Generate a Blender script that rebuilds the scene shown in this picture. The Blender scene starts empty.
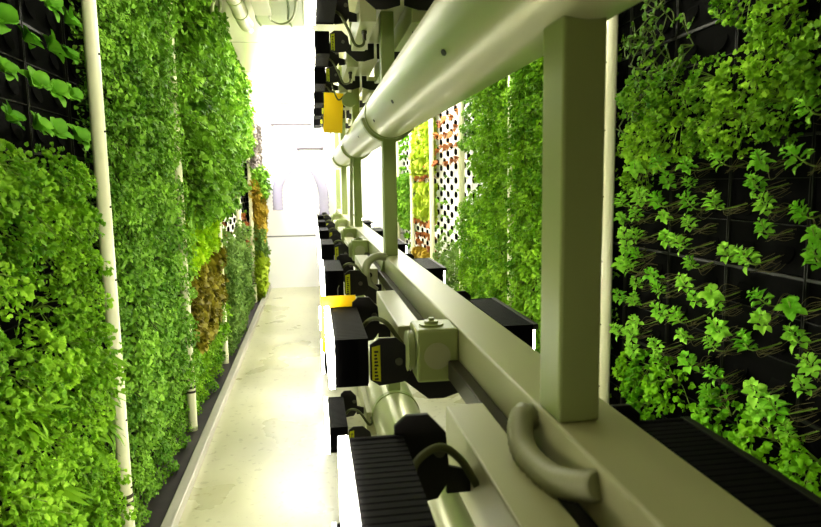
import bpy, math, random
from mathutils import Vector, Matrix
random.seed(7)
S = bpy.context.scene
COL = S.collection
EYE = 1.30            # eye height above the floor; z in the tables below is relative to the eye
PI = math.pi

# ------------------------------------------------------------------ materials
def srgb(r, g, b):
    f = lambda c: (c/255/12.92) if c/255 <= .04045 else ((c/255+.055)/1.055)**2.4
    return (f(r), f(g), f(b), 1)

def new_mat(name):
    m = bpy.data.materials.new(name); m.use_nodes = True
    nt = m.node_tree
    return m, nt, nt.nodes['Principled BSDF']

def plain(name, c, rough=.5, metal=0, spec=.5, vary=.12, scale=9, bump=0, emit=None):
    m, nt, b = new_mat(name)
    b.inputs['Roughness'].default_value = rough
    b.inputs['Metallic'].default_value = metal
    b.inputs['Specular IOR Level'].default_value = spec
    tc = nt.nodes.new('ShaderNodeTexCoord')
    no = nt.nodes.new('ShaderNodeTexNoise'); no.inputs['Scale'].default_value = scale; no.inputs['Detail'].default_value = 4
    nt.links.new(tc.outputs['Object'], no.inputs['Vector'])
    mx = nt.nodes.new('ShaderNodeMix'); mx.data_type = 'RGBA'
    mx.inputs['A'].default_value = tuple(v*(1-vary) for v in c[:3])+(1,)
    mx.inputs['B'].default_value = tuple(min(1, v*(1+vary)) for v in c[:3])+(1,)
    nt.links.new(no.outputs['Fac'], mx.inputs['Factor'])
    nt.links.new(mx.outputs['Result'], b.inputs['Base Color'])
    if bump:
        bp = nt.nodes.new('ShaderNodeBump'); bp.inputs['Strength'].default_value = bump; bp.inputs['Distance'].default_value = .004
        nt.links.new(no.outputs['Fac'], bp.inputs['Height']); nt.links.new(bp.outputs['Normal'], b.inputs['Normal'])
    if emit:
        b.inputs['Emission Color'].default_value = emit[0]; b.inputs['Emission Strength'].default_value = emit[1]
    return m

def leaf_mat(name, c1, c2, transl=.24, rough=.55):
    m, nt, b = new_mat(name)
    out = nt.nodes['Material Output']
    tc = nt.nodes.new('ShaderNodeTexCoord'); oi = nt.nodes.new('ShaderNodeObjectInfo')
    no = nt.nodes.new('ShaderNodeTexNoise'); no.inputs['Scale'].default_value = 22; no.inputs['Detail'].default_value = 2
    ad = nt.nodes.new('ShaderNodeVectorMath'); ad.operation = 'ADD'
    nt.links.new(tc.outputs['Object'], ad.inputs[0]); nt.links.new(oi.outputs['Location'], ad.inputs[1])
    nt.links.new(ad.outputs[0], no.inputs['Vector'])
    ma = nt.nodes.new('ShaderNodeMath'); ma.operation = 'MULTIPLY_ADD'
    nt.links.new(oi.outputs['Random'], ma.inputs[0]); ma.inputs[1].default_value = .5; ma.inputs[2].default_value = -.25
    a2 = nt.nodes.new('ShaderNodeMath'); a2.operation = 'ADD'; a2.use_clamp = True
    nt.links.new(no.outputs['Fac'], a2.inputs[0]); nt.links.new(ma.outputs[0], a2.inputs[1])
    mx = nt.nodes.new('ShaderNodeMix'); mx.data_type = 'RGBA'
    mx.inputs['A'].default_value = c1; mx.inputs['B'].default_value = c2
    nt.links.new(a2.outputs[0], mx.inputs['Factor'])
    nt.links.new(mx.outputs['Result'], b.inputs['Base Color'])
    b.inputs['Roughness'].default_value = rough
    b.inputs['Specular IOR Level'].default_value = .22
    tr = nt.nodes.new('ShaderNodeBsdfTranslucent'); nt.links.new(mx.outputs['Result'], tr.inputs['Color'])
    ms = nt.nodes.new('ShaderNodeMixShader'); ms.inputs['Fac'].default_value = transl
    nt.links.new(b.outputs[0], ms.inputs[1]); nt.links.new(tr.outputs[0], ms.inputs[2])
    nt.links.new(ms.outputs[0], out.inputs['Surface'])
    return m

M = {}
M['cream'] = plain('cream_enamel', srgb(184, 184, 146), .38, vary=.06, scale=3)
M['frame'] = plain('olive_grey_enamel', srgb(156, 166, 112), .38, vary=.06, scale=3)
M['duct'] = plain('duct_enamel', srgb(186, 188, 150), .3, .35, vary=.05, scale=2)
M['post_w'] = plain('white_pole_paint', srgb(226, 224, 190), .35, vary=.08, scale=6)
M['black'] = plain('black_powder_coat', srgb(26, 23, 24), .45, vary=.3, scale=14)
M['sink'] = plain('black_anodised', srgb(14, 12, 14), .6, spec=.12, vary=.25, scale=14)
M['blackpl'] = plain('black_tray_plastic', srgb(6, 6, 5), .7, spec=.05, vary=.4, scale=20)
M['rim'] = plain('tray_rim', srgb(26, 27, 20), .45, spec=.25, vary=.4, scale=20)
M['whitepl'] = plain('white_tray_plastic', srgb(242, 240, 236), .4, vary=.04)
M['channel'] = plain('dark_channel', srgb(62, 58, 46), .4, .3)
M['white'] = plain('white_paint', srgb(238, 232, 226), .4, vary=.03)
M['yellow'] = plain('yellow_card', srgb(246, 204, 4), .45, vary=.05, emit=(srgb(255, 200, 0), .08))  # weak emission makes the card glow slightly, though it is no lamp
M['label'] = plain('warning_yellow', srgb(205, 205, 20), .5, vary=.06)
M['screw'] = plain('steel_screw', srgb(110, 108, 100), .35, .7)
M['cable'] = plain('cable_olive', srgb(92, 96, 60), .5)
M['conduit'] = plain('grey_conduit', srgb(172, 174, 142), .42, vary=.05)
M['lens'] = plain('lit_diffuser', srgb(255, 255, 250), .4, vary=.01, emit=((1, .97, .82, 1), 31.0))
M['lensR'] = plain('lit_diffuser_dim', srgb(255, 255, 250), .4, vary=.01, emit=((1, .97, .8, 1), 42.0))
M['root'] = plain('pale_root', srgb(104, 98, 60), .5, vary=.3)
M['stem'] = plain('green_stem', srgb(130, 160, 62), .5, vary=.2)
M['vein'] = plain('dark_stem', srgb(84, 104, 38), .5, vary=.2)
M['greybar'] = plain('grey_bar', srgb(120, 112, 118), .4)
M['tan'] = plain('tan_bar', srgb(196, 184, 150), .4)
M['hose'] = plain('clear_hose', srgb(176, 168, 198), .2, vary=.05)
M['hose'].node_tree.nodes['Principled BSDF'].inputs['Alpha'].default_value = .55

L = {}
L['parsley'] = leaf_mat('leaf_parsley', srgb(40, 112, 2), srgb(178, 222, 64))
L['cress'] = leaf_mat('leaf_cress', srgb(38, 96, 6), srgb(160, 206, 76))
L['curly'] = leaf_mat('leaf_curly', srgb(34, 92, 6), srgb(156, 202, 68))
L['lettuce'] = leaf_mat('leaf_lettuce', srgb(60, 128, 18), srgb(138, 196, 64))
L['basil'] = leaf_mat('leaf_basil', srgb(98, 174, 22), srgb(180, 228, 92))
L['arugula'] = leaf_mat('leaf_arugula', srgb(70, 124, 8), srgb(146, 190, 40))
L['kale'] = leaf_mat('leaf_kale', srgb(66, 136, 10), srgb(150, 204, 36))
L['frilly'] = leaf_mat('leaf_frilly', srgb(124, 180, 10), srgb(196, 226, 44))
L['red'] = leaf_mat('leaf_red', srgb(96, 88, 20), srgb(164, 156, 52))
L['copper'] = leaf_mat('leaf_copper', srgb(150, 84, 44), srgb(196, 140, 84))
L['sage'] = leaf_mat('leaf_sage', srgb(80, 116, 50), srgb(146, 174, 92))
L['purple'] = leaf_mat('leaf_purple', srgb(112, 104, 100), srgb(168, 160, 146))
L['yellowg'] = leaf_mat('leaf_yellowgreen', srgb(150, 180, 34), srgb(206, 220, 88))
L['amber'] = leaf_mat('leaf_amber', srgb(150, 128, 40), srgb(200, 176, 76))
L['vine'] = leaf_mat('leaf_vine', srgb(40, 80, 4), srgb(104, 148, 36))

# ------------------------------------------------------------------ mesh builder
class MB:
    def __init__(s): s.v = []; s.f = []; s.mi = []; s.sm = []
    def add(s, vs, fs, mi=0, smooth=False):
        o = len(s.v); s.v += [tuple(p) for p in vs]
        for f in fs: s.f.append([o+i for i in f]); s.mi.append(mi); s.sm.append(smooth)
    def box(s, x0, x1, y0, y1, z0, z1, mi=0):
        if x0 > x1: x0, x1 = x1, x0
        vs = [(x, y, z) for x in (x0, x1) for y in (y0, y1) for z in (z0, z1)]
        s.add(vs, [(0, 1, 3, 2), (4, 6, 7, 5), (0, 4, 5, 1), (2, 3, 7, 6), (0, 2, 6, 4), (1, 5, 7, 3)], mi)
    def prism_xz(s, pts, y0, y1, mi=0):
        n = len(pts)
        a = sum(pts[i][0]*pts[(i+1) % n][1]-pts[(i+1) % n][0]*pts[i][1] for i in range(n))
        if a < 0: pts = pts[::-1]
        vs = [(x, y0, z) for x, z in pts]+[(x, y1, z) for x, z in pts]
        fs = [tuple(range(n)), tuple(range(2*n-1, n-1, -1))]
        fs += [((i+1) % n, i, n+i, n+(i+1) % n) for i in range(n)]
        s.add(vs, fs, mi)
    def tube(s, pts, r, n=10, mi=0, cap=True, rf=None):
        pts = [Vector(p) for p in pts]; vs = []; up = None
        for i, p in enumerate(pts):
            t = (pts[min(i+1, len(pts)-1)]-pts[max(i-1, 0)]).normalized()
            if up is None: up = Vector((0, 0, 1)) if abs(t.z) < .9 else Vector((1, 0, 0))
            a = t.cross(up).normalized(); b = a.cross(t).normalized(); up = b
            rr = rf(i) if rf else r
            for k in range(n):
                g = 2*PI*k/n; vs.append(p+a*(rr*math.cos(g))+b*(rr*math.sin(g)))
        fs = []
        for i in range(len(pts)-1):
            for k in range(n):
                k2 = (k+1) % n; fs.append((i*n+k, i*n+k2, (i+1)*n+k2, (i+1)*n+k))
        s.add(vs, fs, mi, True)
        if cap:
            e = (len(pts)-1)*n
            s.add(vs[:n], [tuple(range(n-1, -1, -1))], mi); s.add(vs[e:e+n], [tuple(range(n))], mi)
    def cyl(s, p0, p1, r, n=14, mi=0): s.tube([p0, p1], r, n, mi)
    def mesh(s, name, mats):
        me = bpy.data.meshes.new(name); me.from_pydata(s.v, [], s.f)
        for m in (mats if isinstance(mats, (list, tuple)) else [mats]): me.materials.append(m)
        me.polygons.foreach_set('material_index', s.mi); me.polygons.foreach_set('use_smooth', s.sm)
        me.update(); return me
    def build(s, name, mats, parent=None, bevel=0, loc=None):
        o = bpy.data.objects.new(name, s.mesh(name, mats)); COL.objects.link(o)
        if parent: o.parent = parent
        if loc: o.location = loc
        if bevel:
            b = o.modifiers.new('bevel', 'BEVEL'); b.width = bevel; b.segments = 2; b.limit_method = 'ANGLE'
        return o

def curve_pts(ctrl, n=24):
    """Catmull-Rom through control points"""
    c = [Vector(p) for p in ctrl]; c = [c[0]*2-c[1]]+c+[c[-1]*2-c[-2]]; out = []
    segs = len(c)-3
    for i in range(segs):
        m = max(2, n//segs)
        for k in range(m+(i == segs-1)):
            t = k/m; p0, p1, p2, p3 = c[i:i+4]
            out.append(.5*((2*p1)+(p2-p0)*t+(2*p0-5*p1+4*p2-p3)*t*t+(3*p1-p0-3*p2+p3)*t**3))
    return out

def tag(o, label=None, cat=None, group=None, kind=None):
    if label: o['label'] = label
    if cat: o['category'] = cat
    if group: o['group'] = group
    if kind: o['kind'] = kind
    return o
def empty(name, loc, rz=0):
    o = bpy.data.objects.new(name, None); COL.objects.link(o)
    o.location = loc; o.rotation_euler.z = rz; o.empty_display_size = .05
    return o
def copy_tree(o, parent=None):
    c = o.copy(); COL.objects.link(c)
    if parent: c.parent = parent
    for ch in o.children: copy_tree(ch, c)
    return c
def struct(name, mb, m, bevel=0): return tag(mb.build(name, m, None, bevel), kind='structure')
ORD = ['first', 'second', 'third', 'fourth', 'fifth', 'sixth', 'seventh', 'eighth', 'ninth', 'tenth']

# ------------------------------------------------------------------ the setting
XL, XR, YB, YF, H = -.98, 1.38, 8.2, -1.2, EYE+1.14
def floor_mat():
    m, nt, b = new_mat('scuffed_metal_floor'); N = nt.nodes; K = nt.links
    tc = N.new('ShaderNodeTexCoord')
    n1 = N.new('ShaderNodeTexNoise'); n1.inputs['Scale'].default_value = 1.7; n1.inputs['Detail'].default_value = 6
    n2 = N.new('ShaderNodeTexNoise'); n2.inputs['Scale'].default_value = 26; n2.inputs['Detail'].default_value = 3
    wv = N.new('ShaderNodeTexWave'); wv.inputs['Scale'].default_value = 1.2; wv.inputs['Distortion'].default_value = 22; wv.inputs['Detail'].default_value = 4
    for n in (n1, n2, wv): K.new(tc.outputs['Object'], n.inputs['Vector'])
    r1 = N.new('ShaderNodeValToRGB'); r1.color_ramp.elements[0].color = srgb(162, 160, 128); r1.color_ramp.elements[1].color = srgb(190, 188, 160)
    r1.color_ramp.elements[0].position = .3; r1.color_ramp.elements[1].position = .7
    K.new(n1.outputs['Fac'], r1.inputs['Fac'])
    r2 = N.new('ShaderNodeValToRGB'); r2.color_ramp.elements[0].position = .33; r2.color_ramp.elements[1].position = .40
    r2.color_ramp.elements[0].color = (.45, .42, .33, 1); r2.color_ramp.elements[1].color = (1, 1, 1, 1)
    K.new(n2.outputs['Fac'], r2.inputs['Fac'])
    mx = N.new('ShaderNodeMix'); mx.data_type = 'RGBA'; mx.blend_type = 'MULTIPLY'; mx.inputs['Factor'].default_value = .45
    K.new(r1.outputs[0], mx.inputs['A']); K.new(r2.outputs[0], mx.inputs['B']); K.new(mx.outputs['Result'], b.inputs['Base Color'])
    rr = N.new('ShaderNodeMapRange'); rr.inputs['To Min'].default_value = .12; rr.inputs['To Max'].default_value = .5
    K.new(n1.outputs['Fac'], rr.inputs['Value']); K.new(rr.outputs[0], b.inputs['Roughness'])
    bp = N.new('ShaderNodeBump'); bp.inputs['Strength'].default_value = .12; bp.inputs['Distance'].default_value = .01
    K.new(n1.outputs['Fac'], bp.inputs['Height']); K.new(bp.outputs[0], b.inputs['Normal'])
    b.inputs['Specular IOR Level'].default_value = .7
    return m
def panel_line_mat(name, c, axis, period, phase, rough):
    m, nt, b = new_mat(name); N = nt.nodes; K = nt.links
    tc = N.new('ShaderNodeTexCoord'); sp = N.new('ShaderNodeSeparateXYZ'); K.new(tc.outputs['Object'], sp.inputs[0])
    a = N.new('ShaderNodeMath'); a.operation = 'ADD'; a.inputs[1].default_value = phase; K.new(sp.outputs[axis], a.inputs[0])
    w = N.new('ShaderNodeMath'); w.operation = 'PINGPONG'; w.inputs[1].default_value = period/2; K.new(a.outputs[0], w.inputs[0])
    g = N.new('ShaderNodeMath'); g.operation = 'GREATER_THAN'; g.inputs[1].default_value = .009; K.new(w.outputs[0], g.inputs[0])
    mx = N.new('ShaderNodeMix'); mx.data_type = 'RGBA'; mx.inputs['A'].default_value = tuple(v*.25 for v in c[:3])+(1,); mx.inputs['B'].default_value = c
    K.new(g.outputs[0], mx.inputs['Factor']); K.new(mx.outputs['Result'], b.inputs['Base Color'])
    b.inputs['Roughness'].default_value = rough; b.inputs['Specular IOR Level'].default_value = .6
    return m
fl = MB(); fl.box(XL, XR, YF, YB, -.08, 0); struct('floor', fl, floor_mat())
ce = MB(); ce.box(XL, XR, YF, YB, H, H+.08); struct('ceiling', ce, panel_line_mat('ceiling_panels', srgb(226, 220, 196), 1, 1.346, -5.4+13.46, .2))
wl = MB(); wl.box(XL-.08, XL, YF, YB, 0, H); struct('wall_left', wl, plain('wall_paint_left', srgb(214, 210, 180), .4, vary=.03))
wr = MB(); wr.box(XR, XR+.08, YF, YB, 0, H); struct('wall_right', wr, plain('wall_paint_right', srgb(214, 210, 180), .4, vary=.03))
wb = MB(); wb.box(XL, XR, YB, YB+.08, 0, H); struct('wall_back', wb, panel_line_mat('end_wall_panels', srgb(246, 244, 244), 2, 9, -.66, .5))
wf = MB(); wf.box(XL, XR, YF-.08, YF, 0, H); struct('wall_front', wf, plain('wall_front_darkened', srgb(60, 62, 36), .5, vary=.03))  # out-of-view wall, coloured dark to weaken light bounced onto the posts
kb = MB(); kb.box(-.602, -.557, YF, YB, 0, .05); struct('trim_1', kb, plain('kerb_metal', srgb(176, 172, 160), .35, .2), .004)
gt = MB(); gt.box(XL, -.602, YF, YB, 0, .012); struct('trim_2', gt, plain('gutter_liner', srgb(66, 58, 62), .5, vary=.4, scale=14))
kr = MB(); kr.box(.975, 1.02, YF, YB, 0, .05); struct('trim_3', kr, plain('kerb_metal_right', srgb(176, 172, 160), .35, .2), .004)
gr = MB(); gr.box(1.02, XR, YF, YB, 0, .012); struct('trim_4', gr, plain('gutter_liner_right', srgb(66, 58, 62), .5, vary=.4, scale=14))

# ------------------------------------------------------------------ poles on the planted walls
PL = [2.2, 3.4, 4.7, 5.97, 7.17, 8.14]; PR = [2.225, 3.385, 4.57, 5.75, 6.93, 8.08]
def make_pole(x, y, side, k):
    s = 1 if side == 'left' else -1
    t = empty('wall_pole', (x, y, 0))
    b = MB(); b.cyl((0, 0, .012), (0, 0, H), .022, 18); b.build('tube', M['post_w'], t)
    b = MB()
    for z in (.22, .245): b.tube([(0, 0, z), (0, 0, z+.012)], .0245, 16)
    b.build('clamp_band', M['channel'], t)
    b = MB()
    for j in range(9): b.cyl((s*.0205, -.006, .28+j*.24), (s*.0235, -.0065, .28+j*.24), .0035, 8)
    b.build('rivets', M['black'], t)
    where = 'nearest the camera' if k == 0 else ORD[k]+' from the camera'
    tag(t, f'white round upright pole on the {side} planted wall, {where}', 'pole', f'white poles on the {side} wall')
for k, y in enumerate(PL): make_pole(-.67, y, 'left', k)
for k, y in enumerate(PR): make_pole(1.08, y, 'right', k)

# ------------------------------------------------------------------ planting panels
PH = .343; ZROWS = [-1.272+PH*i for i in range(7)]       # bottoms (relative to the eye)
def black_panel(w, ncol):
    b = MB()          # local: +x outwards, y along wall, z up
    b.box(-.02, 0, 0, w, 0, PH)
    for z in (0, PH-.004): b.box(0, .008, 0, w, z, z+.004, 1)
    for y in (0, w-.003): b.box(0, .008, y, y+.003, 0, PH, 1)
    for r in range(3):
        z = .012+r*.1143
        if r: b.box(0, .006, 0, w, z, z+.002, 1)
        for c in range(ncol):
            yc = w*(c+.5)/ncol
            b.tube([(0, yc, z+.045), (.004, yc, z+.046)], .03, 12, 0, True)
    return b.mesh('panel_black', [M['blackpl'], M['rim']])
def white_panel(w, ncol):
    b = MB(); b.box(-.02, 0, 0.002, w-.002, 0.002, PH-.002)
    for c in range(ncol):
        for r in range(3):
            y = w*(c+.5)/ncol; z = .03+r*.1143+(.057 if c % 2 else 0)
            n = 10; vs = []
            for x, rr, dz in ((0, .021, 0), (.012, .023, .004), (.013, .020, .004), (.002, .017, 0)):
                for k in range(n):
                    g = 2*PI*k/n; vs.append((x, y+rr*1.5*math.cos(g), z+rr*1.15*math.sin(g)+dz))
            fs = [(i*n+k, i*n+(k+1) % n, (i+1)*n+(k+1) % n, (i+1)*n+k) for i in range(3) for k in range(n)]
            fs.append(tuple(3*n+k for k in range(n)))
            b.add(vs, fs, 1, False)
    return b.mesh('panel_white', [M['whitepl'], M['blackpl']])
ME_B4 = black_panel(.29, 2); ME_B2 = black_panel(.575, 4)
ME_W2 = white_panel(.575, 4)
SIDES = {'left': dict(x=-.76, rz=0, bays=[1.01]+PL), 'right': dict(x=1.16, rz=PI, bays=[1.035]+PR)}
def wall_point(side, out, y, z):
    d = SIDES[side]; s = 1 if side == 'left' else -1
    return (d['x']+s*out, y, EYE+z)
def bay_phrase(side, b):
    if b == 0: return f'before the nearest {side}-wall pole'
    return f'between the {ORD[b-1]} and {ORD[b]} {side}-wall poles'
def place_panel(me, w, side, b, y, z, color):
    o = bpy.data.objects.new('planting_panel', me); COL.objects.link(o)
    o.location = wall_point(side, 0, y if side == 'left' else y+w, z); o.rotation_euler.z = SIDES[side]['rz']
    row = int(round((z+1.272)/PH))
    rown = ['lowest row', 'second-lowest row', 'third-lowest row', 'middle row', 'third-highest row', 'second-highest row', 'highest row'][row]
    tag(o, f'{color} planting panel, {rown}, {bay_phrase(side, b)}', 'planting panel', f'{color} panels of the {rown} {bay_phrase(side, b)}')
for side in ('left', 'right'):
    for b in range(6):
        y0, y1 = SIDES[side]['bays'][b:b+2]; k = (y1-y0)/2
        for r, z in enumerate(ZROWS):
            if b == 0:
                for c in range(4): place_panel(ME_B4, .29, side, b, y1-.295*(c+1), z, 'black')
            else:
                wht = b >= 3 or (side == 'right' and b == 2)
                for c in range(2):
                    w_ = wht and not (side == 'right' and b == 2 and c == 0)
                    place_panel(ME_W2 if w_ else ME_B2, .575, side, b, y0+k*(c+.5)-.2875, z, 'white' if w_ else 'black')  # black ones put shade into the gaps of the dense foliage

# ------------------------------------------------------------------ plants (local frame: +x out of the wall, z up)
R = random.Random(11)
def rv(a): return Vector((R.uniform(-a, a), R.uniform(-a, a), R.uniform(-a, a)))
def leaf(b, base, d, up, ln, wd, prof, cup=.25, droop=.25, wav=0, mi=0, smooth=True):
    """blade from base along d; up is its face normal; prof = half widths at stations"""
    d = d.normalized(); s = d.cross(up)
    if s.length < 1e-4: s = d.orthogonal()
    s.normalize(); n = s.cross(d).normalized()
    vs = []; m = len(prof)
    for i, p in enumerate(prof):
        t = i/(m-1); c = base+d*(ln*t*(1-.12*t))-n*(droop*ln*t*t)
        h = wd*p; w1 = R.uniform(-wav, wav)*wd; w2 = R.uniform(-wav, wav)*wd
        vs += [c+s*h+n*(cup*h+w1), c, c-s*h+n*(cup*h+w2)]
    fs = []
    for i in range(m-1):
        fs += [(3*i, 3*i+1, 3*i+4, 3*i+3), (3*i+1, 3*i+2, 3*i+5, 3*i+4)]
    b.add(vs, fs, mi, smooth)
OV = (.12, .8, 1, .78, .05); RND = (.3, .95, 1.05, .8, .15); LAN = (.1, .55, .75, .8, .5, .04); SPO = (.14, .3, .8, 1.05, .95, .35)
KITE = (.1, 1, .08)
def cluster_leaf(b, base, d, up, sz, lobes, jit):
    """a compound leaf: lobes fanned around its stalk"""
    d = d.normalized(); s = d.cross(up)
    if s.length < 1e-4: s = d.orthogonal()
    s.normalize(); n = s.cross(d).normalized()
    for k in range(lobes):
        a = (k-(lobes-1)/2)*(1.9/max(1, lobes-1))+R.uniform(-.15, .15)
        dd = d*math.cos(a)+s*math.sin(a)+n*R.uniform(-jit, jit)
        ll = sz*(1-.25*abs(a))
        leaf(b, base, dd, n+rv(jit*.6), ll, ll*.36, (.18, .95, .9, .12), R.uniform(-.2, .5), R.uniform(0, .35), .12)
def bushy(nleaf, rad, depth, sz, lobes, jit, zdrop, mats, stems=10, rndleaf=False):
    b = MB()
    for i in range(nleaf):
        # points on a dome standing out of the wall
        u = R.random()**.6; a = R.uniform(0, 2*PI)
        rr = rad*u; y = rr*math.cos(a); z = rr*math.sin(a)
        x = depth*(1-.8*u*u)*R.uniform(.6, 1.08)
        p = Vector((x, y, z-zdrop*x))
        d = (Vector((.35, y*5, z*5-.15))+rv(.5))
        up = Vector((1, 0, .55))+rv(.5)
        if rndleaf: leaf(b, p, d, up, sz*R.uniform(.7, 1.2), sz*.48, RND, R.uniform(.0, .5), R.uniform(.1, .5), .06)
        else: cluster_leaf(b, p, d, up, sz*R.uniform(.7, 1.25), lobes, jit)
        if i < stems:
            b.tube(curve_pts([(0, 0, 0), (x*.5, y*.4, z*.2+.01), p], 4), .0016, 4, 1, False)
    return b.mesh('foliage', mats)
def m_lettuce():
    b = MB(); n = R.randint(7, 9)
    for i in range(n):
        a = i*2.4+R.uniform(-.2, .2); o = .35+.65*(i/n)
        axis = Vector((.8, 0, .5)); e1 = Vector((0, 1, 0)); e2 = axis.cross(e1)
        rad = e1*math.cos(a)+e2*math.sin(a)
        d = rad*o+axis.normalized()*(1.25-.75*o)
        leaf(b, Vector((.02, 0, .005))+rad*.004, d, axis-rad*.9, R.uniform(.034, .05), R.uniform(.014, .02), (.2, .5, .92, 1.1, .95, .35), .45, R.uniform(.1, .5), .2)
    return b.mesh('foliage', [L['lettuce'], M['stem']])
def m_basil(k):
    b = MB(); st = MB(); ro = MB()
    ln = R.uniform(.06, .085); elbow = Vector((ln, R.uniform(-.01, .01), R.uniform(-.016, -.004)))
    tip = elbow+Vector((R.uniform(.012, .03), R.uniform(-.015, .015), R.uniform(.02, .04)))
    st.tube(curve_pts([(0, 0, 0), (ln*.55, elbow.y*.4, -.012), elbow, tip], 9), .0019, 5, 0)
    ax = (tip-elbow).normalized(); e1 = ax.cross(Vector((0, 1, 0))).normalized(); e2 = ax.cross(e1)
    for tier in range(6):
        t = tier/5; sz = (.022, .024, .023, .02, .015, .01)[tier]
        for i in range(4 if tier < 5 else 3):
            a = i*PI/2+tier*.8+R.uniform(-.5, .5)+k; rad = e1*math.cos(a)+e2*math.sin(a)
            c = elbow.lerp(tip, t)+rad*R.uniform(.002, .012)
            leaf(b, c, rad*(1-.55*t)+ax*(.15+.8*t)+rv(.25), ax+rv(.3), sz*R.uniform(.8, 1.25), sz*.42, (.15, .8, 1, .95, .62, .06), R.uniform(.3, .7), R.uniform(.1, .5), .08)
    for i in range(7):
        y = R.uniform(-.02, .02); z = R.uniform(-.02, .012)
        q = [(0, y, z), (ln*.45, y*1.5, z-.012+R.uniform(-.012, .02)), (ln*R.uniform(.6, .98), y*.6, R.uniform(-.034, -.008))]
        ro.tube(curve_pts(q, 8), .0009, 4, 0, False)
    return b.mesh('foliage', [L['basil']]), st.mesh('stem', [M['stem']]), ro.mesh('roots', [M['root']])
def m_arugula():
    b = MB()
    for i in range(26):
        a = R.uniform(0, 2*PI); o = R.uniform(.3, 1)
        d = Vector((1, math.cos(a)*o, math.sin(a)*o+.15))
        p = Vector((R.uniform(.0, .05), R.uniform(-.03, .03), R.uniform(-.03, .03)))
        leaf(b, p, d, Vector((.4, 0, 1))+rv(.4), R.uniform(.06, .1), R.uniform(.011, .017), LAN, .3, R.uniform(.5, 1.1), .1)
    return b.mesh('foliage', [L['arugula']])
def m_frilly(mat, n=24, sz=.07):
    n = int(n*2.6); sz *= .62
    b = MB()
    for i in range(n):
        a = R.uniform(0, 2*PI); o = R.uniform(.2, 1.05)
        d = Vector((1.0-.4*o, math.cos(a)*o, math.sin(a)*o))
        leaf(b, Vector((R.uniform(.01, .05), math.cos(a)*o*.045, math.sin(a)*o*.045)), d, Vector((.5, -math.cos(a)*.4, .8)), sz*R.uniform(.8, 1.25), sz*.5, (.15, .5, .95, 1.1, .9, .3), .3, R.uniform(0, .4), .3)
    return b.mesh('foliage', [mat])
def m_vine():
    b = MB()
    for i in range(4):
        e = [(0, 0, 0)]; p = Vector((0, 0, 0))
        for k in range(5):
            p = p+Vector((R.uniform(-.005, .035), R.uniform(-.045, .045), R.uniform(-.05, .04))); p.x = max(.012, p.x); e.append(tuple(p))
        pts = curve_pts(e, 15); b.tube(pts, .0018, 4, 1, False)
        for q in pts[2::2]:
            leaf(b, q, Vector((.5, R.uniform(-1, 1), R.uniform(-1, .5))), Vector((1, 0, .4))+rv(.4), R.uniform(.014, .026), .0075, OV, .2, .3, .08)
    return b.mesh('foliage', [L['vine'], M['vein']])
def small(mat, n=9, sz=.028):
    b = MB(); b.tube([(-.006, 0, 0), (.012, 0, .002), (.027, 0, .014)], .0022, 5)
    for i in range(n):
        a = R.uniform(0, 2*PI); o = R.uniform(.3, 1)
        leaf(b, Vector((.025, 0, .012)), Vector((1, math.cos(a)*o*1.2, math.sin(a)*o*1.2+.3)), Vector((.4, 0, 1)), sz*R.uniform(.8, 1.4), sz*.4, OV, .3, .3, .1)
    return b.mesh('foliage', [mat])
NV = 4
SP = {}
SP['parsley'] = [bushy(210, .105, .15, .017, 5, .5, .25, [L['parsley'], M['stem']]) for _ in range(NV)]
SP['cress'] = [bushy(250, .1, .14, .0185, 3, .4, .3, [L['cress'], M['vein']], 8, True) for _ in range(NV)]
SP['curly'] = [bushy(120, .088, .16, .03, 4, .6, .2, [L['curly'], M['vein']], 8, True) for _ in range(NV)]
SP['parsleyR'] = [bushy(200, .1, .13, .016, 5, .5, .25, [L['parsley'], M['stem']]) for _ in range(NV)]
SP['kale'] = [bushy(100, .078, .1, .019, 5, .6, .15, [L['kale'], M['stem']]) for _ in range(NV)]
SP['sage'] = [bushy(110, .1, .12, .022, 4, .5, .2, [L['sage'], M['stem']]) for _ in range(NV)]
SP['purple'] = [m_frilly(L['purple'], 30, .1) for _ in range(NV)]
SP['amber'] = [m_frilly(L['amber'], 30, .1) for _ in range(NV)]
SP['lettuce'] = [m_lettuce() for _ in range(6)]
SP['arugula'] = [m_arugula() for _ in range(NV)]
SP['frilly'] = [m_frilly(L['frilly'], 30, .09) for _ in range(NV)]
SP['red'] = [m_frilly(L['red'], 30, .09) for _ in range(NV)]
SP['yellowg'] = [m_frilly(L['yellowg'], 26, .085) for _ in range(NV)]
SP['copper'] = [small(L['copper'], 12, .036) for _ in range(NV)]
SP['seed'] = [small(L['curly'], 8, .028) for _ in range(NV)]
SP['pale'] = [small(L['kale'], 14, .034) for _ in range(NV)]
SP['vine'] = [m_vine() for _ in range(NV)]
BASIL = [m_basil(k) for k in range(6)]

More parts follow.
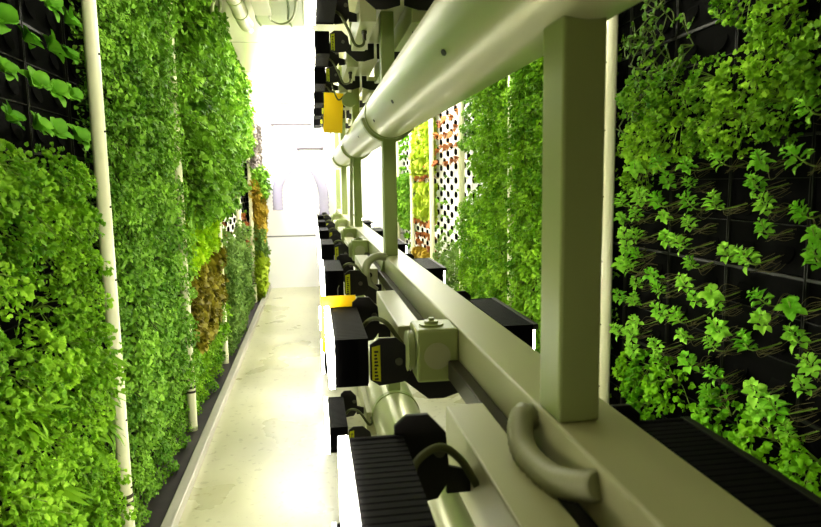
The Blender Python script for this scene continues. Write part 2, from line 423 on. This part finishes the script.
KIND = {  # species: (object name, look, category)
 'parsley': ('parsley_plant', 'bright green bushy parsley plant', 'herb plant'),
 'parsleyR': ('right_parsley_plant', 'green bushy parsley plant', 'herb plant'),  # these are the right wall's parsley plants
 'cress': ('cress_plant', 'small round-leaved green cress plant', 'herb plant'),
 'curly': ('curly_herb', 'dark green curly-leaved herb', 'herb plant'),
 'kale': ('curly_kale', 'small curly-leaved green kale plant', 'leafy plant'),
 'sage': ('grey_green_herb', 'grey-green leafy herb', 'herb plant'),
 'purple': ('purple_lettuce', 'dull purple leafy lettuce', 'lettuce'),
 'amber': ('amber_lettuce', 'amber-brown frilly lettuce', 'lettuce'),
 'arugula': ('arugula_plant', 'arugula plant with long drooping leaves', 'leafy plant'),
 'frilly': ('frilly_lettuce', 'light green frilly lettuce', 'lettuce'),
 'red': ('red_lettuce', 'reddish-brown frilly lettuce', 'lettuce'),
 'yellowg': ('yellow_green_lettuce', 'yellow-green frilly lettuce', 'lettuce'),
 'copper': ('copper_seedling', 'sparse copper-red seedling', 'seedling'),
 'seed': ('green_seedling', 'tiny green seedling in a black pocket', 'seedling'),
 'pale': ('pale_seedling', 'sparse pale green seedling', 'seedling'),
 'vine': ('trailing_vine', 'trailing thin-stemmed dark vine', 'vine'),
}
def plant(sp, side, y, z, zone, sc=1.0, jit=.02, out=0.0):
    me = R.choice(SP[sp]); nm, look, cat = KIND[sp]
    o = bpy.data.objects.new(nm, me); COL.objects.link(o)
    o.location = wall_point(side, .004+out, y+R.uniform(-jit, jit), z+R.uniform(-jit, jit))
    o.rotation_mode = 'XYZ'
    o.rotation_euler = (R.uniform(-.5, .5), R.uniform(-.12, .12), SIDES[side]['rz']+R.uniform(-.15, .15))
    k = sc*R.uniform(.85, 1.15); o.scale = (k, k, k)
    tag(o, f'{look} {zone}', cat, f'{look} {zone}')
    return o
def rows(): return [-1.272+PH*r+.055+.1143*q for r in range(7) for q in range(3)]
def cols(side, b, n=8):
    y0, y1 = SIDES[side]['bays'][b:b+2]
    return [y0+(y1-y0)*(i+.5)/n for i in range(n)]
ZR = rows()

# ---- left wall
B = 0
lett = []
for zi, z in enumerate(ZR):
    for c, y in enumerate(cols('left', B)):
        if z > .12:
            if z < .80: lett.append((z, y, zi, c))
        else:
            if c == 7: y -= .045
            if (y-1.62)**2+((z+.29)*1.1)**2 < .13**2: continue
            if -.78 < z < -.42 and y < 2.15 and R.random() < .4: plant('arugula', 'left', y, z, 'low on the left wall beside the nearest pole', 1.0, .02, .02)
            else: plant('parsley', 'left', y, z, 'below the young lettuces on the left wall', .66 if c == 7 else 1.0)
zs = sorted({a[0] for a in lett}); 
for z, y, zi, c in lett:
    r = zs.index(z); near = 7-c
    o = bpy.data.objects.new('butterhead_lettuce', None); COL.objects.link(o); o.empty_display_size = .03
    o.location = wall_point('left', .02, y+R.uniform(-.012, .012), z+R.uniform(-.012, .012))
    o.rotation_euler = (R.uniform(-.6, .6), R.uniform(-.2, .1), R.uniform(-.2, .2)); k = R.uniform(.95, 1.3); o.scale = (k,)*3
    f = bpy.data.objects.new('foliage', SP['lettuce'][(zi*3+c) % 6]); COL.objects.link(f); f.parent = o
    q = 'next to' if near == 0 else ORD[near]+' out from'
    tag(o, f'young butterhead lettuce in the {ORD[r]} row above the parsley, {q} the nearest pole', 'lettuce', 'young lettuces on the left wall')
B += 1
for z in ZR:
    for c, y in enumerate(cols('left', B)): plant('cress', 'left', y+(.03 if c == 0 else .06 if c == 7 else 0), z, bay_phrase('left', 1), (.85 if c == 0 else 1.0)*(.7 if z < -.9 else 1), .025)
B += 1
for z in ZR:
    for y in cols('left', B):
        zz = z+R.uniform(-.05, .05); y += .05
        if zz > -.12: plant('curly', 'left', y, z, 'past the second left-wall pole', 1.15, .03, .04)
        elif zz > -.5: plant('frilly', 'left', y, z, bay_phrase('left', 2), 1.05, .025, .02)
        elif zz > -.86: plant('red', 'left', y, z, bay_phrase('left', 2), 1.0, .03, .04)
        else: plant('parsley', 'left', y, z, 'at the foot past the second left-wall pole', .9 if z > -1 else .7, .025)
B += 1
for z in ZR:
    for y in cols('left', B):
        zz = z+R.uniform(-.04, .04)
        if zz > .06: plant('curly', 'left', y, z, 'past the third left-wall pole, above white panels', 1.15, .025)
        elif zz > -.34: R.random() < .3 and plant('seed', 'left', y, z, bay_phrase('left', 3), 1, .01)
        elif zz > -.44: R.random() < .5 and plant('copper', 'left', y, z, bay_phrase('left', 3), 1.3, .02)
        else: plant('sage', 'left', y+.04, z, bay_phrase('left', 3), 1.1 if z > -1 else .7, .03, .05)
B += 1
for z in ZR:
    for y in cols('left', B, 7):
        zz = z+R.uniform(-.04, .04)
        if zz > .34: plant('curly', 'left', y, z, 'past the fourth left-wall pole', 1.0, .025)
        elif zz > -.3: R.random() < .25 and plant('seed', 'left', y, z, bay_phrase('left', 4), 1, .01)
        elif zz > -.62: R.random() < .45 and plant('copper', 'left', y, z, bay_phrase('left', 4), 1.4, .02)
        elif R.random() < .8: plant('sage', 'left', y, z, 'low, past the fourth left-wall pole', .8, .025)
B += 1
for z in ZR:
    for y in cols('left', B, 7):
        zz = z+R.uniform(-.05, .05); e = 'at the far end of the left wall'
        if zz > .65: continue
        elif zz > .15: plant('purple', 'left', y, z, e, 1.1, .03, .06)
        elif zz > -.1: plant('curly', 'left', y, z, e, 1.1, .03, .06)
        elif zz > -.55: plant('amber', 'left', y, z, e, 1.35, .03, .06)
        elif zz > -.85: plant('sage', 'left', y, z, e, 1.2, .03, .06)
        else: plant('yellowg', 'left', y, z, e, 1.4, .03, .06)
# ---- right wall
B = 0
bas = []
for zi, z in enumerate(ZR):
    for c, y in enumerate(cols('right', B)):
        lim = .15-.14*(y-1.4)/.9
        if c == 7: y -= .06
        if z > lim:
            if z > .5 or (y > 1.62 and z > .3):
                if R.random() < .8: plant('vine', 'right', y, z, 'at the top of the nearest right wall panels', 1.2, .03)
            elif not (y < 1.75 and .36 < z < .5 and R.random() < .5):
                plant('parsleyR', 'right', y, z, 'in the dense band above the right-wall basil', .7 if c == 7 else .98, .025)
        elif z > -.56: bas.append((zi, c, y, z))
        elif z > -1.0:
            if R.random() < .9: plant('kale', 'right', y, z, 'below the basil on the right wall', .8 if c == 7 else 1.05, .025)
top = max(b_[0] for b_ in bas)
for zi, c, y, z in bas:
    r = top-zi; near = 7-c
    q = 'next to' if near == 0 else ORD[near]+' out from'
    for extra in (False, True):
        if extra and R.random() > .5: continue
        fo, st, ro = BASIL[(zi*5+c*3+(2 if extra else 0)) % 6]
        dz = -.052 if extra else 0
        o = empty('basil_plant', wall_point('right', .006, y+R.uniform(-.02, .02), z+dz+R.uniform(-.012, .012)), PI+R.uniform(-.2, .2))
        k = R.uniform(.8, 1.0) if extra else R.uniform(.92, 1.15); o.scale = (k,)*3; o.rotation_euler.x = R.uniform(-.4, .4)
        for n, me in (('foliage', fo), ('stem', st), ('roots', ro)):
            p = bpy.data.objects.new(n, me); COL.objects.link(p); p.parent = o
        look = f'small basil sprout under the {ORD[r]} basil row,' if extra else f'young basil plant, {ORD[r]} row below the parsley,'
        tag(o, f'{look} {q} the nearest right-wall pole', 'basil plant', 'young basil plants on the right wall')
B += 1
for z in ZR:
    if z < -.8: continue
    for c, y in enumerate(cols('right', B)): plant('parsleyR', 'right', y+(.05 if c == 0 else 0), z, bay_phrase('right', 1), .9 if c == 0 else 1.08, .025)
B += 1
for z in ZR:
    if z < -.95: continue
    for y in cols('right', B):
        far = y > 4.02+R.uniform(-.06, .06); zz = z+R.uniform(-.03, .03)
        if not far or zz < -.16: plant('parsleyR', 'right', y, z, bay_phrase('right', 2), 1.05, .025)
        elif zz > .12: R.random() < .8 and plant('curly', 'right', y, z, 'on the white panels '+bay_phrase('right', 2), .62, .02)
        else: R.random() < .5 and plant('seed', 'right', y, z, bay_phrase('right', 2), 1.2, .01)
B += 1
for z in ZR:
    if z < -.95: continue
    for y in cols('right', B, 6):
        zz = z+R.uniform(-.03, .03)
        if zz > .85: plant('curly', 'right', y, z, 'at the top '+bay_phrase('right', 3), .8, .02)
        elif zz > .08: R.random() < .9 and plant('copper', 'right', y, z, bay_phrase('right', 3), 1.35, .025)
        elif zz > -.52: R.random() < .55 and plant('seed', 'right', y, z, bay_phrase('right', 3), 1.15, .01)
        else: plant('sage', 'right', y, z, bay_phrase('right', 3), .85, .02)
B += 1
for z in ZR:
    if z < -1.05: continue
    for y in cols('right', B, 7):
        zz = z+R.uniform(-.04, .04)
        if zz > .12: plant('yellowg', 'right', y, z, 'in the upper patch '+bay_phrase('right', 4), 1.0, .02)
        elif zz > .0: plant('copper', 'right', y, z, 'in the upper strip '+bay_phrase('right', 4), 1.3, .02)
        elif zz > -.35: plant('yellowg', 'right', y, z, 'in the middle patch '+bay_phrase('right', 4), .85, .02)
        elif zz > -.72: R.random() < .85 and plant('copper', 'right', y, z, 'in the lower strip '+bay_phrase('right', 4), 1.4, .02)
        else: plant('amber', 'right', y, z, 'low down '+bay_phrase('right', 4), 1.0, .02)
B += 1
for z in ZR:
    if z < -1.1: continue
    for y in cols('right', B, 7):
        zz = z+R.uniform(-.04, .04); e = 'at the far end of the right wall'
        if -.42 < zz < .1: plant('curly', 'right', y, z, e, 1.0, .02)
        else: R.random() < .8 and plant('pale', 'right', y, z, e, 1.5, .02)

# ------------------------------------------------------------------ the light frame
XC = .322
POSTS = [.724, 2.63, 4.535, 6.44, 8.0]
fr = empty('light_frame', (XC, 4, 0))
def fpart(mb, name, m, bevel=0): return mb.build(name, m, fr, bevel, (-XC, -4, 0))
DUZ, DUR = EYE+.285, .1
DLZ = EYE-.985
bm_ = MB(); bm_.box(.29, .388, -.3, YB-.1, EYE-.385, EYE-.30); fpart(bm_, 'middle_beam', M['cream'], .004)
bm_ = MB(); bm_.box(.29, .388, -.3, YB-.1, EYE+.685, EYE+.77); fpart(bm_, 'upper_beam', M['cream'], .004)
ch = MB(); ch.box(.266, .289, -.3, YB-.1, EYE-.405, EYE-.365); fpart(ch, 'cable_channel', M['channel'], .002)
ch = MB(); ch.box(.268, .289, -.3, YB-.1, EYE+.67, EYE+.695); fpart(ch, 'cable_channel', M['white'], .002)  # white stands for the light falling on this channel
ch = MB(); ch.box(.24, .275, 1.0, YB-.1, EYE-1.04, EYE-.985); fpart(ch, 'lower_rail', M['greybar'], .002)
for y in POSTS:
    far_w = .054
    for (z0, z1) in ((EYE-.30, DUZ-DUR+.006), (DUZ+DUR-.006, EYE+.685), (EYE+.77, H), (DLZ+DUR-.006, EYE-.385), (0, DLZ-DUR+.006)):
        p = MB(); p.box(.293, .293+far_w, y, y+.07, z0, z1); fpart(p, 'post', M['frame'], .004)
    if y > 2:      # foot plate under the post where it lands on the beam
        p = MB(); p.prism_xz([(.27, EYE-.385), (.29, EYE-.30), (.29, EYE-.385)], y+.01, y+.05); fpart(p, 'gusset', M['frame'])
for y in (2.665, 4.57, 6.475):
    sd = MB()       # saddle straps that carry the duct
    pts = [(XC+(DUR+.004)*math.cos(a), y, DUZ+(DUR+.004)*math.sin(a)) for a in [PI+.15+k*(PI-.3)/18 for k in range(19)]]
    for k in range(18):
        a, b2 = Vector(pts[k]), Vector(pts[k+1]); ca = Vector((XC, y, DUZ))
        for q in (0,):
            o1 = (a-ca).normalized()*.012; o2 = (b2-ca).normalized()*.012
            vs = [a-Vector((0, .03, 0)), b2-Vector((0, .03, 0)), b2+Vector((0, .03, 0)), a+Vector((0, .03, 0))]
            vs += [vs[0]+o1, vs[1]+o2, vs[2]+o2, vs[3]+o1]
            sd.add(vs, [(0, 1, 2, 3), (7, 6, 5, 4), (0, 4, 5, 1), (2, 6, 7, 3), (1, 5, 6, 2), (0, 3, 7, 4)])
    fpart(sd, 'duct_saddle', M['frame'])
tag(fr, 'long olive-cream steel frame of posts and beams down the middle of the aisle', 'frame')

def duct(z, y1, label, mat):
    t = empty('air_duct', (XC, 2, z))
    b = MB(); b.tube([(0, yy-2, 0) for yy in (-.5, .3, 1, 2, 3, 4, 5, y1)], DUR, 48); b.build('pipe', mat, t)
    for yy in (2.60, 4.50, 6.41):
        b = MB(); b.tube([(0, yy-2, 0), (0, yy-1.97, 0)], DUR+.0035, 48); b.build('joint_band', M['frame'], t)
    if z > 1:
        for yy, g in ((1.14, -2.55), (1.85, -2.6), (2.4, -2.6), (3.2, -2.6)):
            b = MB(); c = Vector((math.cos(g), 0, math.sin(g)))*(DUR+.0005)
            s = Vector((-math.sin(g), 0, math.cos(g)))*.006; u = Vector((0, .014, 0)); n = c.normalized()*.0012
            vs = [c+s*math.cos(a)+u*math.sin(a)+Vector((0, yy-2, 0)) for a in [k*PI/5 for k in range(10)]]
            vs = vs+[v+n for v in vs]
            b.add(vs, [tuple(range(10, 20))]+[(k, (k+1) % 10, 10+(k+1) % 10, 10+k) for k in range(10)])
            b.build('vent_slot', M['black'], t)
    tag(t, label, 'duct')
duct(DUZ, 7.6, 'large cream round air duct running overhead along the steel frame', M['duct'])
duct(DLZ, 7.6, 'cream round air duct running low down under the middle beam', M['duct'])

# ------------------------------------------------------------------ grow lights
def make_light(side, up, lensm, shift=0, box=(.21, .755), boxz=0, LEN=.37):
    """local origin at the near end, height of the heat sink top; d = distance from frame centre"""
    s = -1 if side == 'left' else 1
    X = lambda d: s*(d+shift)
    t = empty('grow_light', (0, 0, 0))
    hs = MB(); hs.box(X(.286), X(.235), 0, LEN, -.098, -.002)
    nf = 27
    for k in range(nf):
        y = .004+k*(LEN-.012)/(nf-1); hs.box(X(.286), X(.214), y, y+.0115, -.1, 0)
    for y in (0, LEN-.006): hs.box(X(.287), X(.216), y, y+.006, -.104, .001)
    hs.build('heat_sink', M['sink'], t)
    le = MB()
    if side == 'left': le.box(X(.300), X(.287), -.004, LEN+.004, -.106, .004)
    else: le.box(X(.294), X(.287), .006, LEN-.006, -.1, -.012)
    le.build('diffuser', lensm, t, .002)
    if side == 'right':
        bz = MB(); bz.box(X(.299), X(.2865), -.002, LEN+.002, -.012, .002); bz.build('bezel', M['black'], t, .001)
    for y, top in ((-.012, .0), (LEN+.004, .022)):
        br = MB()
        pl = [(.212, -.012+top), (.192, .002+top), (.155, .002+top), (.125, -.025+top), (.118, -.07), (.14, -.096), (.192, -.102), (.212, -.088)]
        br.prism_xz([(X(.15+(a-.118)*.8 if y > 0 else a), z) for a, z in pl], y, y+.008)
        ob = br.build('bracket', M['black'], t, .001)
        sx = .165 if y > 0 else .15
        sc = MB(); sc.cyl((X(sx), y-.005, -.05+top), (X(sx), y+.002, -.05+top), .008, 12); sc.build('screw', M['screw'], ob)
        if y < 0:
            lb = MB(); lb.prism_xz([(X(.208), -.016), (X(.190), -.012), (X(.190), -.092), (X(.208), -.088)], y-.0015, y)
            lo = lb.build('warning_label', M['label'], ob); lo['label'] = 'yellow warning label with black print'
            tx = MB()
            for q in range(9):
                zc = -.024-q*.0075; tx.box(X(.203), X(.1945+(q*7 % 4)*.001), y-.0022, y-.0012, zc-.004, zc)
            tx.build('print', M['black'], lo)
    arm = MB()
    arm.prism_xz([(X(.135), -.05), (X(.08), -.085), (X(.03), -.085), (X(.03), -.055), (X(0.0), -.055), (X(0), -.125), (X(.05), -.14), (X(.085), -.14), (X(.14), -.094)], -.008, -.001)
    arm.build('mounting_arm', M['black'], t, .001)
    a2 = MB(); a2.prism_xz([(X(.155), -.05), (X(.12), -.06), (X(.12), -.09), (X(.155), -.09)], LEN+.004, LEN+.011); a2.build('mounting_arm', M['black'], t, .001)
    dr = MB(); dr.box(X(.122), X(.06), box[0], box[1], -.128+boxz, -.024+boxz); do = dr.build('power_supply', M['cream'], t, .003)
    gl = MB()
    if up:
        gl.cyl((X(.095), .36, -.14), (X(.095), .36, -.128), .011, 10); gl.cyl((X(.095), .36, -.165), (X(.095), .36, -.14), .008, 10)
        gl.build('cable_gland', M['channel'], do)
        cb = MB(); cb.tube(curve_pts([(X(.222), .30, -.07), (X(.195), .27, -.09), (X(.165), .25, -.15), (X(.14), .25, -.205), (X(.105), .33, -.19), (X(.095), .36, -.16)], 24), .0055, 8)
    else:
        gl.cyl((X(.095), .205, -.05), (X(.095), .215, -.05), .011, 10); gl.build('cable_gland', M['channel'], do)
        if box[0] > .1: q = [(X(.222), .20, -.03), (X(.19), .19, .002), (X(.155), .17, -.005), (X(.115), .16, -.06), (X(.095), .205, -.05)]
        else: q = [(X(.218), .30, -.05), (X(.205), .325, -.02), (X(.17), .345, -.01), (X(.142), .345, -.03), (X(.124), .33, -.06)]
        cb = MB(); cb.tube(curve_pts(q, 24), .0055, 8)
    cb.build('power_cable', M['cable'], t)
    return t
rowsdef = [
  ('left', False, -.33, [.43, 1.335, 2.44, 3.55, 4.65, 5.75, 6.85], 'middle row'),
  ('left', True, .735, [1.33, 2.27, 3.21, 4.15, 5.09, 6.03, 6.97], 'overhead row'),
  ('left', False, -.96, [1.35, 2.45, 3.55, 4.65], 'low row'),
  ('right', False, -.345, [.45, 1.45, 2.52, 3.59, 4.66, 5.73, 6.8], 'middle row'),
  ('right', True, .735, [1.33, 2.27, 3.21, 4.15, 5.09, 6.03, 6.97], 'overhead row'),
]
protos = {}
for side, up, z, ys, rown in rowsdef:
    for i, y in enumerate(ys):
        first = side == 'left' and not up and z > -.5 and i == 0
        key = (side, up, first)
        if key not in protos:
            protos[key] = make_light(side, up, M['lens'] if side == 'left' else M['lensR'], *((-.09, (.25, .40), -.06) if side == 'right' and not up else (.014,) if side == 'right' else (0, (0, .537)) if first else ())); o = protos[key]
        else: o = copy_tree(protos[key])
        o.location = (XC, y, EYE+z)
        pos = 'nearest one' if i == 0 else ORD[i]+' from the camera'
        wall = 'left' if side == 'left' else 'right'
        tag(o, f'black finned grow light facing the {wall} wall, {rown}, {pos}', 'grow light', f'grow lights facing the {wall} wall, {rown}')

# ------------------------------------------------------------------ junction boxes, conduits
def jbox():
    t = empty('junction_box', (0, 0, 0))
    b = MB(); b.box(-.038, .05, 0, .1, -.108, .004); b.build('body', M['frame'], t, .006)
    b = MB(); b.cyl((0, .045, .003), (0, .045, .008), .026, 18); b.cyl((0, .045, .006), (0, .045, .014), .015, 14); b.cyl((0, .045, .014), (0, .045, .02), .006, 10)
    b.build('cap', M['frame'], t)
    b = MB(); b.tube([(.004, -.002, -.052), (.004, .002, -.052)], .028, 20); b.build('knockout', M['conduit'], t)
    b = MB(); b.tube([(-.038-.003*k, .05, -.05) for k in range(6)], .03, 18, 0, True, lambda i: .044 if i % 2 else .037); b.build('ribbed_gland', M['frame'], t)
    return t
jb0 = None
for i, y in enumerate((1.255, 3.4, 4.36, 5.5, 6.6)):
    o = jb0 = jbox() if jb0 is None else copy_tree(jb0)
    o.location = (.2395, y, EYE-.302)
    tag(o, 'square cream junction box on the middle beam, '+('nearest the camera' if i == 0 else ORD[i]+' from the camera'), 'junction box', 'junction boxes on the middle beam')
def ribbed(name, ctrl, r, label, ribs=True):
    p = curve_pts(ctrl, 54); b = MB()
    b.tube(p, r, 16, 0, True, (lambda i: r*(1.15 if i % 2 else .9)) if ribs else None)
    o = b.build(name, M['conduit']); tag(o, label, 'conduit', 'conduits along the middle beam'); return o
ribbed('flexible_conduit', [(.289, .80, EYE-.328), (.274, .80, EYE-.315), (.262, .78, EYE-.327), (.257, .745, EYE-.343), (.262, .68, EYE-.344), (.272, .635, EYE-.334), (.287, .60, EYE-.32)], .0155, 'grey ribbed hose looping around the nearest post on the beam')
ribbed('flexible_conduit', [(.29, 2.6, EYE-.30), (.245, 2.57, EYE-.295), (.208, 2.53, EYE-.318), (.20, 2.5, EYE-.36), (.212, 2.5, EYE-.395), (.238, 2.5, EYE-.424)], .016, 'grey hose bending down in front of the second post', False)
ribbed('flexible_conduit', [(.262, 4.42, EYE-.285), (.268, 4.46, EYE-.1), (.275, 4.5, EYE+.08), (.282, 4.51, EYE+.19)], .012, 'thin upright grey conduit running up the third post', False)

# ------------------------------------------------------------------ sticky cards, cable box
def card(x0, x1, y, z0, z1, label, rot=0):
    t = empty('sticky_card', ((x0+x1)/2, y, EYE+z1))
    w = (x1-x0)/2
    b = MB(); b.box(-w, w, 0, .0025, z0-z1, 0); b.build('card', M['yellow'], t)
    b = MB(); b.tube([(0, .001, -.004), (0, .001, .02), (.004, .001, .028)], .0012, 6); b.build('wire_hook', M['screw'], t)
    t.rotation_euler.y = rot
    tag(t, label, 'insect trap')
card(.012, .108, 1.735, -.46, -.303, 'yellow sticky insect card behind the second light of the middle row')
card(.102, .228, 4.36, .345, .605, 'yellow sticky insect card hanging below the overhead lights', .06)
t = empty('cable_box', (.26, 4.25, EYE+.548))
b = MB(); b.tube([(0, 0, 0), (0, .05, 0)], .047, 24); b.build('body', M['frame'], t, .003)
b = MB(); b.tube(curve_pts([(-.03, .02, .03), (-.07, .02, .0), (-.1, .01, .06), (-.12, .02, .16), (-.1, .04, .22)], 20), .005, 8); b.build('cable', M['cable'], t)
b = MB(); b.tube([(.02, .025, .04), (.02, .025, .25)], .006, 8); b.build('hanger', M['frame'], t)
tag(t, 'round cream cable box hanging beside the overhead yellow card', 'cable box')

# ------------------------------------------------------------------ ceiling equipment
t = empty('ceiling_unit', (-.16, 3.95, H))
b = MB(); b.box(-.145, .145, -.5, .42, -.11, 0); b.build('housing', M['frame'], t, .006)
b = MB(); b.box(-.135, -.04, -.35, .02, -.15, -.11); o = b.build('terminal_box', M['cream'], t, .004)
b = MB(); b.cyl((-.055, .02, -.13), (-.055, .06, -.13), .012, 10); b.build('cable_gland', M['channel'], o)
b = MB(); b.tube(curve_pts([(-.055, .06, -.13), (-.05, .13, -.15), (.01, .17, -.16), (.07, .1, -.15), (.1, -.06, -.13), (.11, -.2, -.118)], 30), .007, 8); b.build('cable', M['conduit'], t)
for x in (-.14, .055):
    b = MB(); b.tube(curve_pts([(x, -.45, -.114), (x+.006, 0, -.117), (x-.004, .25, -.116), (x+.01, .415, -.114)], 16), .006, 6); b.build('strap', M['vein'], t)
tag(t, 'pale ceiling-mounted equipment housing with a looping cable', 'ceiling unit')
t = empty('ceiling_pipe', (-.40, 3.95, H-.08))
b = MB(); b.tube([(0, -.6, 0), (0, .42, 0), (.012, .50, -.01)], .045, 24); b.build('pipe', M['cream'], t)
b = MB(); b.tube([(.012, .44, -.025), (.024, .62, -.02)], .02, 16); b.build('nozzle', M['white'], t)
for y in (-.1, .22):
    b = MB(); b.tube([(0, y, 0), (0, y+.03, 0)], .049, 24); b.build('pipe_strap', M['frame'], t)
tag(t, 'round cream pipe along the ceiling left of the equipment housing', 'pipe')
t = empty('hose_loop', (-.53, 4.1, H-.07))
b = MB(); b.tube([(0+.02*math.sin(a*1.0), .12*math.cos(a), .055*math.sin(a)) for a in [k*2*PI/28 for k in range(27)]], .012, 10)
ob = b.build('hose', M['frame'], t)
b = MB(); b.box(-.012, .012, -.015, .015, .05, .07); b.build('clip', M['white'], t)
tag(t, 'small pale hose loop hung at the ceiling beside the round pipe', 'hose')

# ------------------------------------------------------------------ far end fittings
def bar(name, x0, x1, z, r, m, label, knob=False):
    t = empty(name, ((x0+x1)/2, YB-.03, EYE+z)); w = (x1-x0)/2
    b = MB(); b.cyl((-w, 0, 0), (w, 0, 0), r, 12); b.build('bar', m, t)
    b = MB()
    for x in (-w, w): b.cyl((x*.98, 0, 0), (x*.98, .04, 0), r*1.5, 10)
    b.build('bracket', m, t)
    if knob:
        b = MB(); b.cyl((-w, -.02, -.02), (-w, .02, -.02), .045, 14); b.build('knob', m, t)
    tag(t, label, 'door bar')
bar('door_bar', -.4, .1, 1.02, .022, M['tan'], 'tan rounded bar at the top of the bright end wall', True)
bar('door_bar', -.47, .06, .76, .018, M['greybar'], 'long dark bar on the end wall below the tan bar')
bar('door_bar', -.16, .14, .46, .016, M['greybar'], 'short dark bar on the end wall above the clear hose')
hp = [(-.42, 7.95, EYE-.3), (-.40, 7.95, EYE+.02), (-.22, 7.95, EYE+.24), (.0, 7.95, EYE+.22), (.12, 7.95, EYE-.02), (.14, 7.95, EYE-.35), (.14, 7.95, EYE-1.29)]
b = MB(); b.tube(curve_pts(hp, 90), .06, 16, 0, False, lambda i: .066 if i % 2 else .056)
tag(b.build('clear_hose', M['hose']), 'clear ribbed plastic hose arching before the bright end wall', 'hose')

# ------------------------------------------------------------------ lights
def area(name, loc, size, power, rot, col=(1, 1, 1)):
    l = bpy.data.lights.new(name, 'AREA'); l.shape = 'RECTANGLE'; l.size, l.size_y = size; l.energy = power; l.color = col
    o = bpy.data.objects.new(name, l); COL.objects.link(o); o.location = loc; o.rotation_euler = rot; return o
area('end_ceiling_fill', (-.2, 7.4, H-.02), (.9, 1.4), 36, (0, 0, 0), (1, .98, 1))  # added area light, whitens the far floor and end
area('end_wall_fill', (-.15, 6.9, H-.03), (.8, .25), 40, (math.radians(55), 0, 0), (1, .98, 1))  # added light without a fixture, pushes the end wall to white
area('mid_ceiling_fill', (-.2, 5.2, H-.02), (.25, 1.2), 12, (0, 0, 0), (1, .97, .9))  # added fill over the middle of the aisle, no real fitting here
area('right_aisle_fill', (.85, 6.2, H-.02), (.25, 3.2), 75, (0, 0, 0), (1, .97, .9))  # added fill that brightens the far right wall and its panels
area('near_ceiling_fill', (-.25, 1.6, H-.02), (.25, 1.6), 4, (0, 0, 0), (1, .98, .8))  # added fill so the near frame's top faces come out lighter
w = bpy.data.worlds.new('world'); S.world = w; w.use_nodes = True
w.node_tree.nodes['Background'].inputs[0].default_value = (.8, .85, .7, 1); w.node_tree.nodes['Background'].inputs[1].default_value = .05

# ------------------------------------------------------------------ camera
F = 636.0; CX, CY = 410.5, 263.5
yc = Vector((312-CX, CY-185, F)).normalized()
up = Vector((-85, 5180, -636)).normalized(); up = (up-yc*up.dot(yc)).normalized()
xc = yc.cross(up) if False else up.cross(yc) * -1
# camera basis is (right, up, forward): left handed, so build x from orthogonality with the right sign
if xc.x < 0: xc = -xc
Rm = Matrix((( xc.x, xc.y, -xc.z), (yc.x, yc.y, -yc.z), (up.x, up.y, -up.z)))   # rows: world axes in (right, up, back)
cam = bpy.data.cameras.new('camera'); co = bpy.data.objects.new('camera', cam); COL.objects.link(co)
cam.sensor_width = 36; cam.lens = F/821*36; cam.clip_start = .02
cam.dof.use_dof = True; cam.dof.focus_distance = 2.6; cam.dof.aperture_fstop = 8.0
co.matrix_world = Matrix.Translation((0, 0, EYE)) @ Rm.to_4x4()
S.camera = co
S.view_settings.view_transform = 'Standard'
S.view_settings.look = 'Medium High Contrast'
S.view_settings.exposure = 0.0
